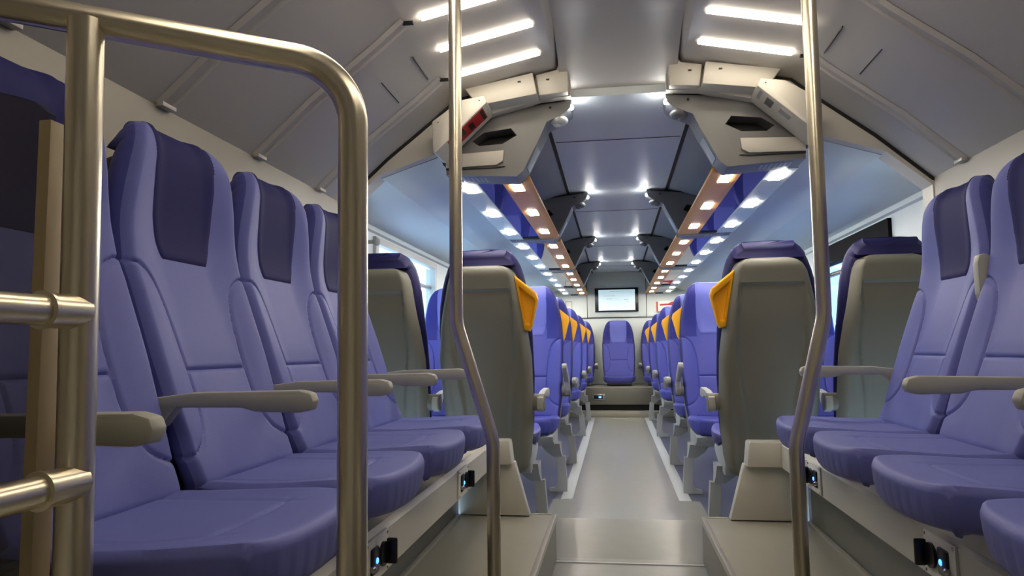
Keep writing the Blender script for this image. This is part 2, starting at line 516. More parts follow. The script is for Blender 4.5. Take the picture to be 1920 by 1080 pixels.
# ================================================================== LUGGAGE RACKS
BR = [3.10, 5.03, 7.07, 9.15]
bord = ['nearest', 'second', 'third', 'farthest']
hexa = [(0.452, 1.722), (0.478, 1.756), (0.60, 1.742), (0.655, 1.705), (0.622, 1.682), (0.518, 1.686)]
for s in (-1, 1):
    for i, y0 in enumerate(BR):
        t = thing('rack_bracket', '%s grey luggage rack bracket with an oval hole, %s side of the ceiling' % (bord[i], SIDE[s]), 'bracket', (0, y0, 0), group='grey rack brackets under the ceiling')
        poly = [(0.205, 1.868), (0.36, 1.858), (0.585, 1.822), (0.775, 1.66), (0.775, 1.555), (0.455, 1.535), (0.425, 1.56), (0.345, 1.715), (0.318, 1.775), (0.24, 1.81), (0.21, 1.835)]
        b = MB().prism(mir(s, poly), 0.0, 0.16, 'y', holes=[mir(s, hexa)])
        put('plate', b.mesh('plate', True, 25), 'bracket', t)
        b = MB().prism(mir(s, [(p[0] * 1.0, p[1]) for p in hexa]), 0.09, 0.10, 'y')
        put('hole_backing', b.mesh('hole_backing', False), 'dark', t)
        b = MB().prism(mir(s, [(0.508, 1.655), (0.775, 1.645), (0.775, 1.585), (0.545, 1.588), (0.515, 1.605)]), -0.014, 0.01, 'y', bev=0.005)
        put('front_strip', b.mesh('front_strip'), 'wall', t)['label'] = 'white strip'
        b = MB().prism(mir(s, [(0.505, 1.583), (0.545, 1.578), (0.775, 1.578), (0.775, 1.584), (0.545, 1.586)]), -0.008, 0.01, 'y')
        put('shadow_gap', b.mesh('shadow_gap', False), 'black', t)
        b = MB().prism(mir(s, [(0.235, 1.872), (0.60, 1.828), (0.60, 1.816), (0.36, 1.862), (0.235, 1.866)]), -0.006, 0.012, 'y')
        put('shadow_gap', b.mesh('shadow_gap', False), 'black', t)
        b = MB()
        for q in range(7):
            xx = 0.60 + 0.02 * q
            b.box(s * xx, s * (xx + 0.011), 0.03, 0.12, 1.538 + 0.0625 * (xx - 0.455) - 0.004, 1.55 + 0.0625 * (xx - 0.455))
        put('speaker_slots', b.mesh('speaker_slots', False), 'panelgrey', t)
        b = MB().box(-0.004, 0.004, 0.03, 0.13, -0.055, 0.055, 0.003)
        o = put('side_vent', b.mesh('side_vent'), 'panelgrey', t)
        o.location = (s * 0.389, 0, 1.63)
        o.rotation_euler = (0, -s * 0.475, 0)
        b = MB().ell((s * 0.205, 0.01, 1.838), (0.009, 0.012, 0.012))
        put('spot_lamp', b.mesh('spot_lamp'), 'spot', t)['label'] = 'tiny glowing spot'
        lt = bpy.data.lights.new('spot_glow', 'POINT')
        lt.energy = 0.22
        lt.color = (0.9, 0.95, 1.0)
        lt.shadow_soft_size = 0.01
        lo = bpy.data.objects.new('spot_glow', lt)
        C.objects.link(lo)
        lo.parent = t
        lo.location = (s * 0.175, 0.03, 1.82)
        b = MB().ell((s * 0.265, 0.05, 1.792), (0.042, 0.05, 0.022)).ell((s * 0.275, 0.05, 1.783), (0.022, 0.026, 0.02))
        put('dome', b.mesh('dome'), 'dome' if s < 0 and i == 0 else 'bracket', t)
        b = MB().ell((s * 0.30, -0.001, 1.84), (0.006, 0.004, 0.006))
        put('screw', b.mesh('screw'), 'black', t)
    lampy = [[3.38, 4.04, 4.71], [5.42, 6.08, 6.76], [7.47, 8.14, 8.84], [9.55, 10.15]]
    ends = [5.03, 7.07, 9.15, YW - 0.02]
    for i in range(4):
        y0, y1 = BR[i] + 0.16, ends[i]
        t = thing('luggage_rack', '%s luggage rack with copper edge strip and glowing lamps, %s side' % (bord[i], SIDE[s]), 'luggage rack', (0, y0, 1.55), group='lamp lit luggage racks above the seats')
        L = y1 - y0
        b = MB().prism(mir(s, [(0.413, 0.008), (0.425, 0.0), (0.548, 0.0), (0.548, 0.035), (0.43, 0.035), (0.413, 0.022)]), 0, L, 'y')
        put('copper_strip', b.mesh('copper_strip'), 'copper', t)['label'] = 'copper brown edge strip'
        put('glass_panel', MB().box(s * 0.548, s * 0.668, 0, L, 0.004, 0.014).mesh('glass_panel', False), 'rackglass', t)['label'] = 'dark mirror like glass'
        b = MB().prism(mir(s, [(0.668, 0.0), (0.785, 0.004), (0.775, 0.048), (0.668, 0.045)]), 0, L, 'y')
        put('outer_strip', b.mesh('outer_strip', False), 'wallsal', t)
        b = MB().box(s * 0.56, s * 0.668, L - 0.06, L - 0.012, -0.003, 0.006, 0.002)
        put('end_slot', b.mesh('end_slot'), 'dark', t)
        for xx in (0.487, 0.722):
            me = MB().box(-0.026, 0.026, -0.075, 0.075, -0.0022, 0.004, 0.001).mesh('lamp')
            for ly in lampy[i]:
                put('lamp', me, 'lamp', t, (s * xx, ly - y0, -0.001))

# ================================================================== PLATFORMS AND BENCH LEDGES
for s in (-1, 1):
    nm = SIDE[s]
    t = thing('step_platform', 'grey steel step platform in front of the %s bench seats' % nm, 'platform', (s * 0.55, 1.0, LOWZ))
    b = MB().box(s * (0.33 - 0.55), s * (0.78 - 0.55), -2.5, YS - 1.0, 0.001, 0.2, 0)
    put('body', b.mesh('body', False), 'platside', t)
    b = MB().box(s * (0.345 - 0.55), s * (0.78 - 0.55), -2.5, YS - 1.0 - 0.012, 0.19, 0.2015)
    put('tread', b.mesh('tread', False), 'plat', t)
    b = MB().box(s * (0.326 - 0.55), s * (0.347 - 0.55), -2.5, YS - 1.0, 0.175, 0.204, 0.004)
    b.box(s * (0.347 - 0.55), s * (0.73 - 0.55), YS - 1.014, YS - 1.0, 0.19, 0.206, 0.003)
    put('edge_trim', b.mesh('edge_trim'), 'nosing', t)
    b = MB().box(s * (0.762 - 0.55), s * (0.779 - 0.55), -2.5, YS - 1.1, 0.19, 0.215, 0.003)
    put('corner_trim', b.mesh('corner_trim'), 'plat', t)

    LX = 0.920 if s < 0 else 0.985
    t = thing('bench_ledge', 'long beige ledge carrying the %s row of bench seats' % nm, 'ledge', (s * LX, 1.0, 0))
    b = MB().prism([(s * (p[0] - 0.9), p[1]) for p in [(0.58, 0.242), (0.578, 0.340), (0.590, 0.356), (2.149 - LX, 0.356), (2.149 - LX, 0.242)]], -2.5, 2.05, 'y')
    b.prism([(s * (p[0] - 0.9), p[1]) for p in [(0.58, 0.242), (0.578, 0.340), (0.590, 0.356), (0.76, 0.356), (0.76, 0.242)]], 2.05, 2.28, 'y')
    put('ledge_top', b.mesh('ledge_top'), 'beige', t)
    b = MB().box(s * (0.782 - LX), s * (1.249 - LX), -2.5, 2.05, 0.0, 0.242)
    b.box(s * (0.782 - LX), s * (0.80 - LX), 2.05, 2.30, 0.0, 0.242)
    put('kick_panel', b.mesh('kick_panel', False), 'platside', t)['label'] = 'dark grey panel under the ledge'

    t = thing('end_housing', 'tapered beige housing at the far end of the %s bench ledge' % nm, 'housing', (s * 0.6, 3.33, 0))
    b = MB().prism([(s * (p[0] - 0.6), p[1]) for p in [(0.445, 0.006), (0.512, 0.25), (0.78, 0.25), (0.78, 0.006)]], 0.0, 0.05, 'y', bev=0.006)
    put('body', b.mesh('body'), 'beige', t)
    b = MB().prism([(s * (p[0] - 0.6), p[1]) for p in [(0.518, 0.242), (0.530, 0.352), (0.78, 0.352), (0.78, 0.242)]], -0.045, 0.05, 'y', bev=0.008)
    put('cap', b.mesh('cap'), 'beige', t)

    # sockets let into the ledge face
    for j, y in enumerate((2.58, 1.63) if s < 0 else (2.75, 1.74)):
        t = thing('power_socket', 'white socket plate with blue light on the %s ledge, %s' % (nm, 'beside the far seats' if j == 0 else 'at the bottom of the photo'), 'power socket', (s * (LX - 0.322), y, 0.295), 0 if s < 0 else PI)
        b = MB().box(-0.004, 0.006, -0.08, 0.08, -0.049, 0.049, 0.003)
        put('plate', b.mesh('plate'), 'signwhite', t)
        q = -1 if s < 0 else 1
        ub = MB().box(-0.002, 0.012, min(0, q * 0.05), max(0, q * 0.05), -0.03, 0.03, 0.006)
        ub.ell((0.012, q * 0.05, -0.012), (0.008, 0.008, 0.008), 1)
        u_ = put('usb_block', ub.mesh('usb_block'), ['black', 'chrome'], t)
        put('blue_led', MB().ell((0.0125, q * 0.022, 0.0), (0.003, 0.007, 0.007)).mesh('blue_led'), 'bluelight', u_)
        b = MB().tube([(0, -q * 0.035, 0), (0.013, -q * 0.035, 0)], 0.028, 20)
        b.box(0.008, 0.034, -q * 0.061 - 0.005, -q * 0.061 + 0.005, -0.03, 0.03, 0.004)
        put('round_outlet', b.mesh('round_outlet'), 'black', t)
        for (a, c) in ((-0.07, -0.041), (-0.07, 0.041), (0.07, 0.041), (0.07, -0.041)):
            put('screw', MB().ell((0.006, a, c), (0.002, 0.004, 0.004)).mesh('screw'), 'chrome', t)

# ================================================================== SEATS
Z0, Z1 = -0.045, 0.78
_v = [0.0, 0.05, 0.12, 0.35, 0.58, 0.72, 0.80, 0.87, 0.92, 0.955, 0.98, 1.0]
_w = [0.196, 0.207, 0.214, 0.226, 0.226, 0.216, 0.206, 0.192, 0.178, 0.162, 0.144, 0.114]


def wp(v):
    return np.interp(v, _v, _w)


_zz = np.linspace(-0.3, 0.9, 241)
_yy = np.interp(_zz, [-0.3, -0.05, 0.0, 0.1, 0.225, 0.35, 0.477, 0.54, 0.60, 0.70, 0.78, 0.9], [0.02, 0.018, 0.004, -0.036, -0.084, -0.132, -0.176, -0.185, -0.182, -0.180, -0.190, -0.21])
_yy = np.convolve(np.pad(_yy, 10, mode='edge'), np.ones(21) / 21, mode='valid')


def yf(z):
    return np.interp(np.asarray(z, float), _zz, _yy)


def curve(pts, n=14):
    """Catmull-Rom through pts"""
    P = [np.array(p, float) for p in pts]
    P = [2 * P[0] - P[1]] + P + [2 * P[-1] - P[-2]]
    out = []
    for i in range(1, len(P) - 2):
        for t in np.linspace(0, 1, n, endpoint=False):
            a, b_, c, d_ = P[i - 1:i + 3]
            out.append(0.5 * (2 * b_ + (c - a) * t + (2 * a - 5 * b_ + 4 * c - d_) * t * t + (3 * b_ - a - 3 * c + d_) * t ** 3))
    out.append(P[-2])
    return np.array(out)


SEAMS = []
for sgn in (-1, 1):
    SEAMS.append(curve([(sgn * 0.236, 0.445), (sgn * 0.195, 0.44), (sgn * 0.155, 0.405), (sgn * 0.132, 0.33), (sgn * 0.122, 0.2), (sgn * 0.128, 0.12), (sgn * 0.16, 0.065), (sgn * 0.236, 0.03)]))
SEAMS.append(np.array([(-0.122, 0.215), (0.122, 0.215)]))


def seamdist(x, z):
    best = np.full(np.shape(x), 9.0)
    for c in SEAMS:
        for a, b_ in zip(c[:-1], c[1:]):
            dx, dz = b_ - a
            L = dx * dx + dz * dz
            t = np.clip(((x - a[0]) * dx + (z - a[1]) * dz) / L, 0, 1)
            best = np.minimum(best, np.hypot(x - a[0] - t * dx, z - a[1] - t * dz))
    return best


def surf(u, v):
    u = np.asarray(u, float)
    v = np.asarray(v, float)
    z = Z0 + (Z1 - Z0) * v
    x = u * wp(v)
    au = np.abs(u)
    y = yf(z) + 0.024 * sm(0.35, 0.95, au) * (0.55 + 0.45 * sm(0.1, 0.5, v)) - 0.022 * np.clip((au - 0.93) / 0.07, 0, 1) ** 2
    kk = np.clip((v - 0.90) / 0.10, 0, 1)
    y = y - 0.055 * (1 - np.sqrt(np.clip(1 - kk * kk, 0, 1)))
    kb = np.clip((0.05 - v) / 0.05, 0, 1)
    y = y - 0.03 * kb ** 2
    d_ = seamdist(x, z)
    y = y - 0.0075 * np.exp(-(d_ / 0.0038) ** 2)
    # puffiness away from seams
    y = y + 0.0025 * sm(0.0, 0.05, d_)
    return x, y, z


def back_mesh():
    us = np.linspace(-1, 1, 113)
    vs = np.concatenate([np.linspace(0, 0.9, 150), 0.9 + 0.1 * np.sin(np.linspace(0.08, 1, 14) * PI / 2)])
    rows = []
    nside = 7
    for v in vs:
        x, y, z = surf(us, np.full_like(us, v))
        T = 0.046 + 0.012 * sm(0.5, 0.75, v) - 0.012 * sm(0.92, 1.0, v)
        row = [(float(a), float(b_), float(c)) for a, b_, c in zip(x, y, z)]
        ww = float(wp(v))
        ye = row[-1][1]
        yb = float(yf(z[0])) - T - (0.03 if v > 0.95 else 0.0)
        side = []
        for q in range(1, nside + 1):
            f_ = q / nside
            xx = ww * (1 + 0.025 * math.sin(f_ * PI) - 0.16 * max(0, f_ - 0.35) ** 1.5)
            side.append((xx, ye + (yb - ye) * f_, float(z[0]) - 0.035 * f_ ** 1.4 * float(sm(0.78, 1.0, v))))
        row += side
        row += [(-p[0], p[1], p[2]) for p in side[::-1]]
        rows.append(row)
    nf = len(us)
    zc = [Z0 + (Z1 - Z0) * v for v in vs]

    def mf(i, j):
        if i >= nf - 1:
            return 1
        u = 0.5 * (us[i] + us[i + 1])
        if abs(u) > 0.965:
            return 2
        x = u * float(wp(vs[j]))
        zz = zc[j]
        if zz > 0.70 and abs(x) < 0.119:
            return 3
        if abs(x) > 0.118 and zz > 0.445 or zz > 0.75:
            return 2
        return 0
    b = MB()
    b.grid(rows, closed_u=True, cap=True, mfun=mf)
    return b.mesh('backrest', True, 60)


def head_mesh():
    rows = []
    vs = np.concatenate([np.linspace(0.612, 0.9, 30), 0.9 + 0.0998 * np.sin(np.linspace(0.1, 1, 12) * PI / 2)])
    for j, v in enumerate(vs):
        z = Z0 + (Z1 - Z0) * v
        hw = float(np.interp(z, [0.46, 0.475, 0.50, 0.56, 0.66, 0.74, 0.78], [0.088, 0.100, 0.111, 0.122, 0.126, 0.120, 0.104]))
        um = hw / float(wp(v))
        us = np.linspace(-um, um, 25)
        x, y, zz = surf(us, np.full_like(us, v))
        d_ = 0.0045 + 0.0 * us
        d_[0] = d_[-1] = -0.004
        d_[1] = d_[-2] = 0.002
        if j == 0:
            d_[:] = -0.004
        if j == 1:
            d_[:] = np.minimum(d_, 0.002)
        up_ = 0.003 * sm(0.93, 0.97, v)
        rows.append([(float(a), float(b_ + e), float(c + up_)) for a, b_, c, e in zip(x, y, zz, d_)])
    b = MB()
    b.grid(rows)
    return b.mesh('headrest_panel', True, 60)


def cushion_mesh(thick=0.070):
    ss = np.linspace(-1, 1, 53)
    ts = np.concatenate([[0, 0.02, 0.05], np.linspace(0.1, 0.92, 44), [0.945, 0.965, 0.98, 0.992, 1.0]])

    def pt(sv, tv):
        a = abs(sv)
        hw = float(np.interp(tv, [0, 0.2, 0.45, 0.65, 0.82, 0.93, 1.0], [0.182, 0.207, 0.222, 0.222, 0.211, 0.196, 0.180]))
        yend = 0.392 - 0.020 * a ** 2 - 0.014 * a ** 9
        y = -0.05 + (yend + 0.05) * tv
        x = sv * hw
        e = max(0, (a - 0.93) / 0.07)
        f_ = max(0, (tv - 0.965) / 0.035)
        z = -0.012 * (1 - float(sm(0.45, 0.9, tv))) * (1 - 0.9 * a ** 3) - 0.004
        z += 0.008 * a ** 3 * float(sm(0.35, 0.95, tv))
        z -= 0.012 * (1 - math.sqrt(max(0, 1 - min(1, e) ** 2))) + 0.010 * (1 - math.sqrt(max(0, 1 - min(1, f_) ** 2)))
        ds = abs(y - (0.275 - 0.015 * a))
        z -= 0.0045 * math.exp(-(ds / 0.005) ** 2) * float(sm(0.72, 0.55, a))
        ds2 = abs(abs(x) - 0.145 - 0.03 * float(sm(0.32, 0.15, y)) + 0.03)
        z -= 0.003 * math.exp(-(ds2 / 0.005) ** 2) * float(sm(0.32, 0.28, y))
        return (x, y, z)
    top = [[pt(a, t) for a in ss] for t in ts]
    b = MB()
    b.grid(top)
    loop = top[0] + [r[-1] for r in top[1:]] + top[-1][::-1][1:] + [r[0] for r in top[::-1][1:-1]]
    cx, cy = 0.0, 0.17

    def ring(f_, k_, wav):
        r = []
        for n_, p in enumerate(loop):
            th = 0.020 + (thick - 0.020) * float(sm(0.07, 0.29, p[1]))
            wv = wav * (math.sin(n_ * 1.1) + 0.6 * math.sin(n_ * 2.3 + 1)) * float(sm(0.27, 0.345, p[1]))
            kk = 1 + (k_ - 1) * (1.5 - 0.5 * float(sm(0.05, 0.30, p[1])))
            r.append((cx + (p[0] - cx) * (kk + wv), cy + (p[1] - cy) * (kk + wv), p[2] - th * f_))
        return r
    rings = [ring(0, 1, 0), ring(0.06, 1.006, 0), ring(0.12, 1.008, 0.001), ring(0.5, 0.998, 0.004), ring(0.85, 0.975, 0.003), ring(1.0, 0.945, 0)]
    rings.append([(p[0] * 0.9, cy + (p[1] - cy) * 0.9, p[2] - 0.008) for p in rings[-1]])
    b.grid(rings, closed_u=True)
    bb = bmesh.new()
    bb.faces.new([bb.verts.new(p) for p in rings[-1]])
    b.merge(bb)
    bmesh.ops.remove_doubles(b.bm, verts=b.bm.verts[:], dist=0.0004)
    return b.mesh('cushion', True, 50)


def shell_mesh(zb=-0.175):
    us = np.linspace(-1, 1, 61)
    zs = np.concatenate([np.linspace(zb, 0.66, 70), 0.66 + 0.052 * np.sin(np.linspace(0.1, 1, 10) * PI / 2)])
    rows = []
    for z in zs:
        ws = float(np.interp(z, [zb, zb + 0.025, -0.1, 0.1, 0.32, 0.45, 0.56, 0.62, 0.66, 0.69, 0.705, 0.712], [0.165, 0.19, 0.205, 0.226, 0.228, 0.212, 0.19, 0.178, 0.168, 0.150, 0.128, 0.095]))
        x = us * ws
        au = np.abs(us)
        base = float(yf(max(z, 0.0))) - 0.118
        base += 0.045 * float(sm(0.0, 1.0, max(0, -z - 0.02) / 0.24)) ** 1.5
        y = base + 0.055 * np.clip((au - 0.78) / 0.22, 0, 1) ** 2.2
        y = y + 0.05 * (1 - math.sqrt(max(0, 1 - min(1, max(0, (z - 0.665) / 0.049)) ** 2)))
        xr = float(np.interp(z, [zb, 0.0, 0.15, 0.35, 0.55, 0.65], [0.085, 0.10, 0.115, 0.150, 0.142, 0.135]))
        m_ = sm(-0.010, 0.008, xr - np.abs(x)) * float(sm(0, 0.016, 0.612 - z)) * float(0.25 + 0.75 * sm(-0.1, 0.35, z))
        y = y + 0.022 * m_
        # soft flare line on the lower flanks
        xl = float(np.interp(z, [zb, 0.0, 0.2, 0.34, 0.42], [0.13, 0.14, 0.168, 0.205, 0.23]))
        y = y - 0.006 * sm(0.0, 0.03, np.abs(x) - xl) * float(sm(0.42, 0.2, z))
        rows.append([(float(a), float(c), float(z)) for a, c in zip(x, y)])
    # close the shell towards the backrest
    for r in rows:
        l, q = r[0], r[-1]
        r.insert(0, (l[0] * 0.94, l[1] + 0.028, l[2]))
        r.append((q[0] * 0.94, q[1] + 0.028, q[2]))
    b = MB()
    b.grid(rows, closed_u=True, cap=True)
    return b.mesh('shell', True, 45)


def handle_mesh(h):
    # plate wrapped round the shoulder, aisle side; h = +1 -> local +x side
    pts = [(0.156, 0.668), (0.262, 0.592), (0.270, 0.566), (0.238, 0.450), (0.226, 0.432), (0.200, 0.437)]
    def Y(z):
        return float(yf(z)) - 0.085
    b = MB()
    bb = bmesh.new()
    n = len(pts)
    inner = [(p[0] * 0.62 + 0.228 * 0.38, p[1] * 0.62 + 0.52 * 0.38) for p in pts]
    lay = []
    for off, P in ((0.030, pts), (-0.004, pts), (-0.014, [(p[0] * 0.95 + 0.228 * 0.05, p[1] * 0.95 + 0.515 * 0.05) for p in pts]),
                   (-0.014, [(p[0] * 0.70 + 0.228 * 0.30, p[1] * 0.70 + 0.515 * 0.30) for p in pts]), (0.012, inner)):
        lay.append([bb.verts.new((h * p[0], Y(p[1]) + off, p[1])) for p in P])
    for a, c in zip(lay[:-1], lay[1:]):
        for i in range(n):
            bb.faces.new((a[i], a[(i + 1) % n], c[(i + 1) % n], c[i]))
    bb.faces.new(lay[0][::-1])
    bb.faces.new(lay[-1])
    bmesh.ops.recalc_face_normals(bb, faces=bb.faces[:])
    vert = [e for e in bb.edges if abs(e.calc_face_angle(0)) > 0.5]
    bmesh.ops.bevel(bb, geom=vert, offset=0.0035, segments=2, affect='EDGES', profile=0.5)
    b.merge(bb)
    return b.mesh('handle', True, 40)


def arm_mesh(x, up_=False, short=False):
    """armrest paddle in the seat's local frame, at lateral x"""
    L = 0.355 if not short else 0.30
    prof_ = [(0.0, 0.0), (0.10, 0.012), (L - 0.03, 0.016), (L - 0.006, 0.010), (L, -0.006), (L - 0.006, -0.022), (L - 0.03, -0.027), (L - 0.12, -0.025), (L - 0.15, -0.017), (0.07, -0.017), (0.04, -0.055), (0.0, -0.075), (-0.05, -0.06), (-0.05, -0.01)]
    if up_:
        a = math.radians(up_)
        prof_ = [((p[0] + 0.03) * math.cos(a) - (p[1] + 0.03) * math.sin(a) - 0.03, (p[0] + 0.03) * math.sin(a) + (p[1] + 0.03) * math.cos(a) - 0.03) for p in prof_]
    b = MB()
    b.prism([(-0.085 + p[0], 0.162 + p[1]) for p in prof_], x - 0.016, x + 0.016, 'x', bev=0.005)
    return b.mesh('armrest', True, 35)


def pivot_mesh(x0, x1):
    b = MB().tube([(x0, -0.095, 0.13), (x1 * 0.5 + x0 * 0.5, -0.095, 0.13), (x1 * 0.49 + x0 * 0.51, -0.095, 0.13), (x1, -0.095, 0.13)], 0.036, 24)
    return b.mesh('arm_pivot', True, 40)


def pan_mesh(z0, z1, yfr=0.36):
    b = MB().prism([(-0.10, z1), (yfr, z1), (yfr - 0.03, z1 - 0.012), (0.24, z0), (-0.08, z0)], -0.17, 0.17, 'x', bev=0.008)
    return b.mesh('seat_pan', True, 35)


def rowpan_mesh(h):
    b = MB().prism([(-0.02, -0.045), (0.20, -0.085), (0.33, -0.088), (0.35, -0.10), (0.32, -0.13), (0.20, -0.165), (0.02, -0.19), (-0.02, -0.18)], -0.195, 0.195, 'x', bev=0.008)
    return b.mesh('seat_pan', True, 35)


def leg_mesh(h, H):
    """post under the aisle side; h lateral sign, H = height of the seat origin above the floor"""
    b = MB()
    def ring(z, x0, x1, y0, y1):
        return [(h * x0, y0, z), (h * x1, y0, z), (h * x1, y1, z), (h * x0, y1, z)]
    rows = [ring(-H, 0.205, 0.262, 0.10, 0.155), ring(-H + 0.06, 0.208, 0.262, 0.102, 0.152), ring(-H + 0.20, 0.196, 0.250, 0.104, 0.150), ring(-0.235, 0.178, 0.232, 0.10, 0.150), ring(-0.20, 0.13, 0.226, 0.08, 0.17), ring(-0.155, 0.10, 0.222, 0.06, 0.20)]
    b.grid(rows, closed_u=True, cap=True)
    b.prism([(h * 0.15, -H), (h * 0.21, -H), (h * 0.21, -H + 0.07), (h * 0.185, -H + 0.025), (h * 0.15, -H + 0.018)], 0.105, 0.15, 'y')
    return b.mesh('leg', True, 30)


ME = {'shell_low': shell_mesh(-0.10), 'back': back_mesh(), 'back2': None, 'head': head_mesh(), 'cush': cushion_mesh(), 'shell': shell_mesh()}
ME['back2'] = ME['back'].copy()
ME['back3'] = ME['back'].copy()
ME['head2'] = ME['head'].copy()
ME['cush2'] = ME['cush'].copy()
ME['pan'] = pan_mesh(-0.161, -0.062, 0.24)
ME['pan2'] = pan_mesh(-0.128, -0.088)
for h in (-1, 1):
    ME['hand', h] = handle_mesh(h)
    ME['arm', h] = arm_mesh(h * 0.240)
    ME['armup', h] = arm_mesh(h * 0.240, 91)
    ME['rarm', h] = arm_mesh(h * 0.258, False, True)
    ME['rarmup', h] = arm_mesh(h * 0.258, 24, True)
    ME['piv', h] = pivot_mesh(h * 0.212, h * 0.277)
    ME['rpan', h] = rowpan_mesh(h)
    ME['leg', h] = leg_mesh(h, 0.475 / 1.10)
    ME['leg1', h] = leg_mesh(h, 0.49 / 1.14)


def bench_seat(loc, rz, label, arms):
    """side facing seat on the ledge"""
    t = thing('train_seat', label, 'seat', loc, rz, 'blue side facing seats on the ledges')
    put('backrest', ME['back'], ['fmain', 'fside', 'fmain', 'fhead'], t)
    put('headrest_panel', ME['head'], 'fhead', t)['label'] = 'dark navy headrest panel'
    put('cushion', ME['cush'], 'fmain', t)
    put('seat_pan', ME['pan'], 'beige', t)
    put('shell', ME['shell_bench'], 'dark', t)
    for (h, u) in arms:
        put('armrest', ME['armup' if u else 'arm', h], 'arm', t)
    return t


def row_seat(loc, rz, label, h, handle=True, arm='down', leg=True, group='blue seats in the rows along the aisle', away=False, wall=False):
    """forward or backward facing seat; h = local side of the aisle"""
    t = thing('train_seat', label, 'seat', loc, rz, group)
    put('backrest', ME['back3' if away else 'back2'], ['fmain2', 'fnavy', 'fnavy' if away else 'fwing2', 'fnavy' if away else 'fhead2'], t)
    put('headrest_panel', ME['head2'], 'fhead2', t)['label'] = 'lighter violet headrest panel'
    put('cushion', ME['cush2'], 'fmain2', t)
    put('shell', ME['shell_low' if wall else 'shell'], 'shell', t)['label'] = 'grey plastic back shell'
    put('seat_pan', ME['pan2'] if wall else ME['rpan', h], 'legm', t)
    if handle:
        put('grab_handle', ME['hand', h], 'yellow', t)['label'] = 'yellow plastic grab handle'
    if arm:
        a = put('armrest', ME['rarmup' if arm == 'up' else 'rarm', h], 'arm', t)
        put('arm_pivot', ME['piv', h], 'shell', a)
    if leg:
        put('leg', ME['leg1' if away else 'leg', h], 'legm', t)
    return t


ME['shell_bench'] = shell_mesh(-0.10)
CZ = 0.518
ys_bench = [1.085, 1.565, 2.04, 2.515]
bo = ['nearest', 'second from the camera', 'third from the camera', 'farthest']
for s in (-1, 1):
    for i, y in enumerate(ys_bench):
        # left seats face +x (rz=-90 deg: local +x -> -y), right seats face -x (rz=+90: local +x -> +y)
        near = 1 if s < 0 else -1
        arms = [(near, s > 0 and i == 3)]
        if i == 3:
            arms.append((-near, False))
        bench_seat((-0.882 if s < 0 else 0.896, y, CZ), -s * -PI / 2 if s > 0 else -PI / 2,
                   '%s blue side facing seat on the %s bench ledge%s' % (bo[i], SIDE[s], ', armrest beside it folded up' if (s > 0 and i == 3) else ''), arms)

# rows --------------------------------------------------------------------
Y1 = 3.63                       # nearest row, facing away, back to the bench area
for s in (-1, 1):
    h = -s                      # local +x -> world +x when rz=0; the aisle is on the -s side
    ra = row_seat((s * 0.665, Y1, 0.36), 0, 'nearest aisle seat seen from behind on the %s, grey shell with yellow handle' % SIDE[s], h, away=True)
    rb = row_seat((s * 1.192, Y1, 0.36), 0, 'window seat seen from behind with grey shell, nearest row on the %s side' % SIDE[s], h, handle=False, leg=False, away=True)
    ra.scale = rb.scale = (1.0, 1.0, 1.14)
rows_y = [4.74, 5.84, 7.60, 9.22]
rn = ['first', 'second', 'third', 'fourth', 'last']
for i, y in enumerate(rows_y):
    for s in (-1, 1):
        h = s                   # rz = 180: local +x -> world -x
        o1 = row_seat((s * 0.62, y, 0.345), PI, 'blue aisle seat facing the camera with a yellow handle, %s such row on the %s' % (rn[i], SIDE[s]), h, arm='up' if i == 0 else 'down')
        o2 = row_seat((s * 1.155, y, 0.345), PI, 'blue window seat facing the camera, %s such row on the %s' % (rn[i], SIDE[s]), h, handle=False, leg=False)
        o1.scale = o2.scale = (1.0, 1.0, 1.10)
# back row on the end cabinet
t = row_seat((0.01, 10.24, 0.38), PI, 'lone blue seat in the middle below the wall screen', 1, handle=False, leg=False, group=None, arm=None, wall=True)
for s in (-1, 1):
    row_seat((s * 0.56, 10.24, 0.38), PI, 'blue seat without handle just %s of the lone middle seat at the end wall' % SIDE[s], s, handle=False, leg=False, wall=True)

# far end cabinet and step
t = thing('end_cabinet', 'dark grey metal cabinet along the end wall under the last seats', 'cabinet', (0, 10.0, SALZ))
put('body', MB().box(-1.42, 1.42, -0.42, 0.59, 0.155, 0.379, 0.006).mesh('body'), 'platside', t)
put('plinth', MB().box(-1.42, 1.42, -0.32, 0.59, 0.07, 0.155).mesh('plinth', False), 'dark', t)
put('step', MB().box(-1.42, 1.42, -0.55, 0.59, 0.0, 0.075, 0.004).mesh('step'), 'plat', t)
t = thing('power_socket', 'small lit socket plate on the far cabinet under the lone seat', 'power socket', (-0.27, 9.5735, 0.125))
put('plate', MB().box(-0.085, 0.085, -0.006, 0.006, -0.04, 0.04, 0.004).mesh('plate'), 'chrome', t)
u_ = put('usb_block', MB().box(-0.06, 0.055, -0.012, 0.0, -0.025, 0.025, 0.006).mesh('usb_block'), 'black', t)
put('blue_led', MB().ell((0.02, -0.0125, 0), (0.02, 0.003, 0.012)).mesh('blue_led'), 'bluelight', u_)

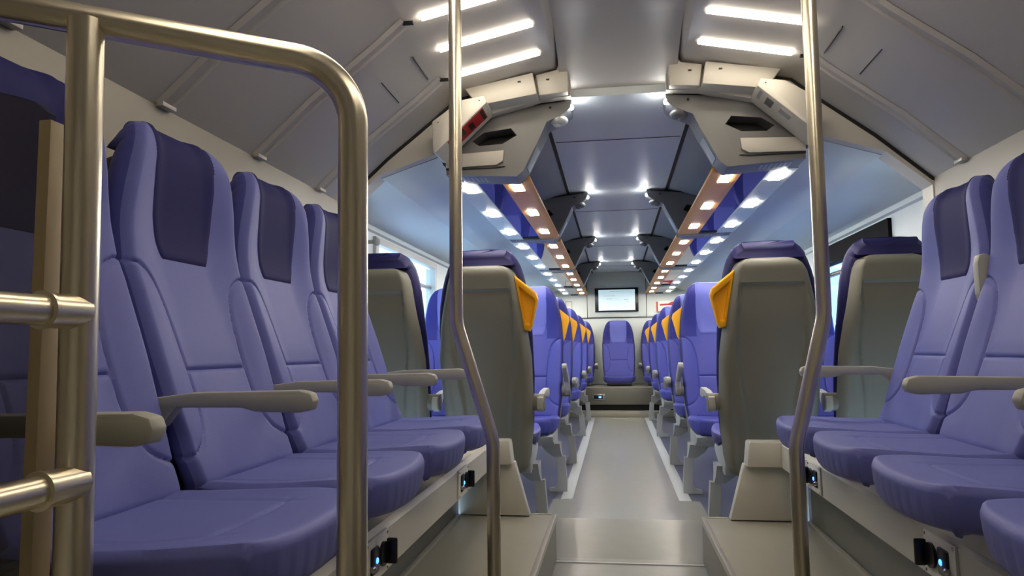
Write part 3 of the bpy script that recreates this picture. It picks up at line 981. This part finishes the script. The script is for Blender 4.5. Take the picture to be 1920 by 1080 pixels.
# ================================================================== SCREEN, SIGNS, SMALL THINGS
t = thing('wall_screen', 'flat screen with pale blue picture on the end wall', 'screen', (0, YW - 0.01, 1.47))
b = MB().prism([(-0.315, -0.175), (0.315, -0.175), (0.315, 0.175), (-0.315, 0.175)], -0.03, 0, 'y', bev=0.004)
put('bezel', b.mesh('bezel'), 'black', t)
pn = put('display', MB().box(-0.262, 0.268, -0.034, -0.029, -0.155, 0.148).mesh('display', False), 'screen', t)
b = MB()
for (x0, x1, z0, z1) in ((-0.19, -0.02, 0.055, 0.06), (-0.15, -0.06, 0.01, 0.015), (0.11, 0.17, 0.0, 0.006), (0.14, 0.18, -0.03, -0.024), (-0.10, 0.20, 0.122, 0.126)):
    b.box(x0, x1, -0.0355, -0.034, z0, z1)
put('screen_lines', b.mesh('screen_lines', False), 'smudge', pn)

t = thing('safety_sign', 'white sign box with red markings on the end wall beside the screen', 'sign', (0.74, YW - 0.012, 1.36))
put('board', MB().box(-0.17, 0.17, -0.03, 0, -0.075, 0.075, 0.006).mesh('board'), 'signwhite', t)
b = MB().box(-0.17, -0.148, -0.032, -0.029, -0.07, 0.07)
b.prism([(-0.12, 0.035), (0.0, 0.04), (0.05, 0.065), (0.15, 0.07), (0.15, 0.02), (0.05, 0.01), (0.0, 0.015), (-0.12, 0.01)], -0.033, -0.029, 'y')
put('red_marking', b.mesh('red_marking', False), 'red', t)['label'] = 'red bar and red hammer shape'
t = thing('notice_holder', 'small framed notice on the end wall above the left seats', 'notice', (-0.70, YW - 0.012, 1.40))
b = MB().prism([(-0.05, -0.06), (0.05, -0.06), (0.05, 0.06), (-0.05, 0.06)], -0.012, 0, 'y', holes=[[(-0.04, -0.05), (0.04, -0.05), (0.04, 0.05), (-0.04, 0.05)]])
put('frame', b.mesh('frame', False), 'legm', t)
put('sheet', MB().box(-0.041, 0.041, -0.006, 0, -0.051, 0.051).mesh('sheet', False), 'signwhite', t)
t = thing('coat_hook', 'small grey round coat hook on the left window pillar', 'coat hook', (-1.43, 3.86, 1.385))
put('stem', MB().tube([(0, 0, 0), (0.06, 0, 0)], 0.012, 14).mesh('stem'), 'arm', t)
put('knob', MB().ell((0.07, 0, 0), (0.02, 0.024, 0.024)).mesh('knob'), 'arm', t)
t = thing('green_hammer', 'small green handle on the right wall above the window seat', 'hammer', (1.424, 3.52, 1.28))
put('grip', MB().tube([(0, -0.03, 0), (0, 0.04, 0.015)], 0.009, 10).mesh('grip'), 'green', t)

# ================================================================== RAILS
def bend(p0, p1, p2, r, n=10):
    """rounded corner at p1"""
    p0, p1, p2 = Vector(p0), Vector(p1), Vector(p2)
    a = (p0 - p1).normalized()
    c = (p2 - p1).normalized()
    th = a.angle(c)
    d_ = r / math.tan(th / 2)
    out_ = []
    cen = p1 + (a + c).normalized() * (r / math.sin(th / 2))
    s0 = p1 + a * d_ - cen
    s1 = p1 + c * d_ - cen
    for i in range(n + 1):
        q = s0.normalized().slerp(s1.normalized(), i / n)
        out_.append(cen + q * r)
    return out_


R_ = 0.0182
O_ = (-0.352, 0.83, 0.0)


def rel(p):
    return tuple(Vector(p) - Vector(O_))


t = thing('handrail_frame', 'bent brushed steel handrail frame in the left foreground', 'handrail', O_)
A_ = (-1.24, 0.59, 1.262)
B_ = (-0.356, 0.832, 1.122)
Cc = (-0.350, 0.83, 0.006)
path = [A_] + bend(A_, B_, Cc, 0.085, 14) + [Cc]
put('top_rail', MB().tube([rel(p) for p in path], R_, 28).mesh('top_rail', True, 60), 'steel', t)
put('post', MB().tube([rel((-0.640, 0.74, 0.358)), rel((-0.654, 0.742, 1.165))], 0.0198, 28).mesh('post', True, 60), 'steel', t)
for x, z in ((-0.646, 0.818), (-0.641, 0.627)):
    p0 = Vector((x, 0.74, z))
    d = Vector((-0.03, -1, 0)).normalized()
    br = put('bar', MB().tube([rel(p0 + d * 0.03), rel(p0 + d * 0.52)], 0.0165, 24).mesh('bar', True, 60), 'steel', t)
    put('collar', MB().tube([rel(p0), rel(p0 + d * 0.050), rel(p0 + d * 0.0508), rel(p0 + d * 0.0545), rel(p0 + d * 0.0552)], [0.0198, 0.0198, 0.0213, 0.0213, 0.0166], 24).mesh('collar', True, 60), 'steel', br)
put('post', MB().tube([rel((-0.661, 0.22, 0.358)), rel((-0.661, 0.22, 1.1))], 0.0198, 24).mesh('post', True, 60), 'steel', t)

for s in (-1, 1):
    yp = 1.85 if s < 0 else 1.79
    x0, x1 = (-0.358, -0.453) if s < 0 else (0.378, 0.455)
    p = [(x0, yp, 0.004), (x0, yp, 0.535), (x1, yp, 0.838), (x1, yp, 1.935)]
    path = [p[0]] + bend(p[0], p[1], p[2], 0.16, 8) + bend(p[1], p[2], p[3], 0.16, 8) + [p[3]]
    t = thing('grab_pole', 'kinked steel floor to ceiling grab pole on the %s platform' % SIDE[s], 'grab pole', (x0, yp, 0))
    b = MB().tube([tuple(Vector(q) - Vector((x0, yp, 0))) for q in path], 0.0175, 24)
    put('tube', b.mesh('tube', True, 60), 'steel', t)
    put('foot_flange', MB().tube([(0, 0, 0.001), (0, 0, 0.012)], 0.034, 24).mesh('foot_flange'), 'steel', t)

# tinted partition behind the handrail
t = thing('glass_partition', 'tinted glass partition with beige edge behind the handrail frame', 'partition', (-0.93, 0.758, 0.358))
b = MB().prism([(-0.315, 0), (0.222, 0), (0.222, 0.702), (0.205, 0.716), (0.19, 0.722), (0.14, 0.736), (-0.315, 0.794)], -0.006, 0.006, 'y')
put('pane', b.mesh('pane', False), 'tint', t)['label'] = 'dark tinted glass pane'
b = MB().box(0.214, 0.230, -0.011, 0.017, 0, 0.692, 0.001)
put('edge_profile', b.mesh('edge_profile'), 'edge', t)['label'] = 'beige edge profile'
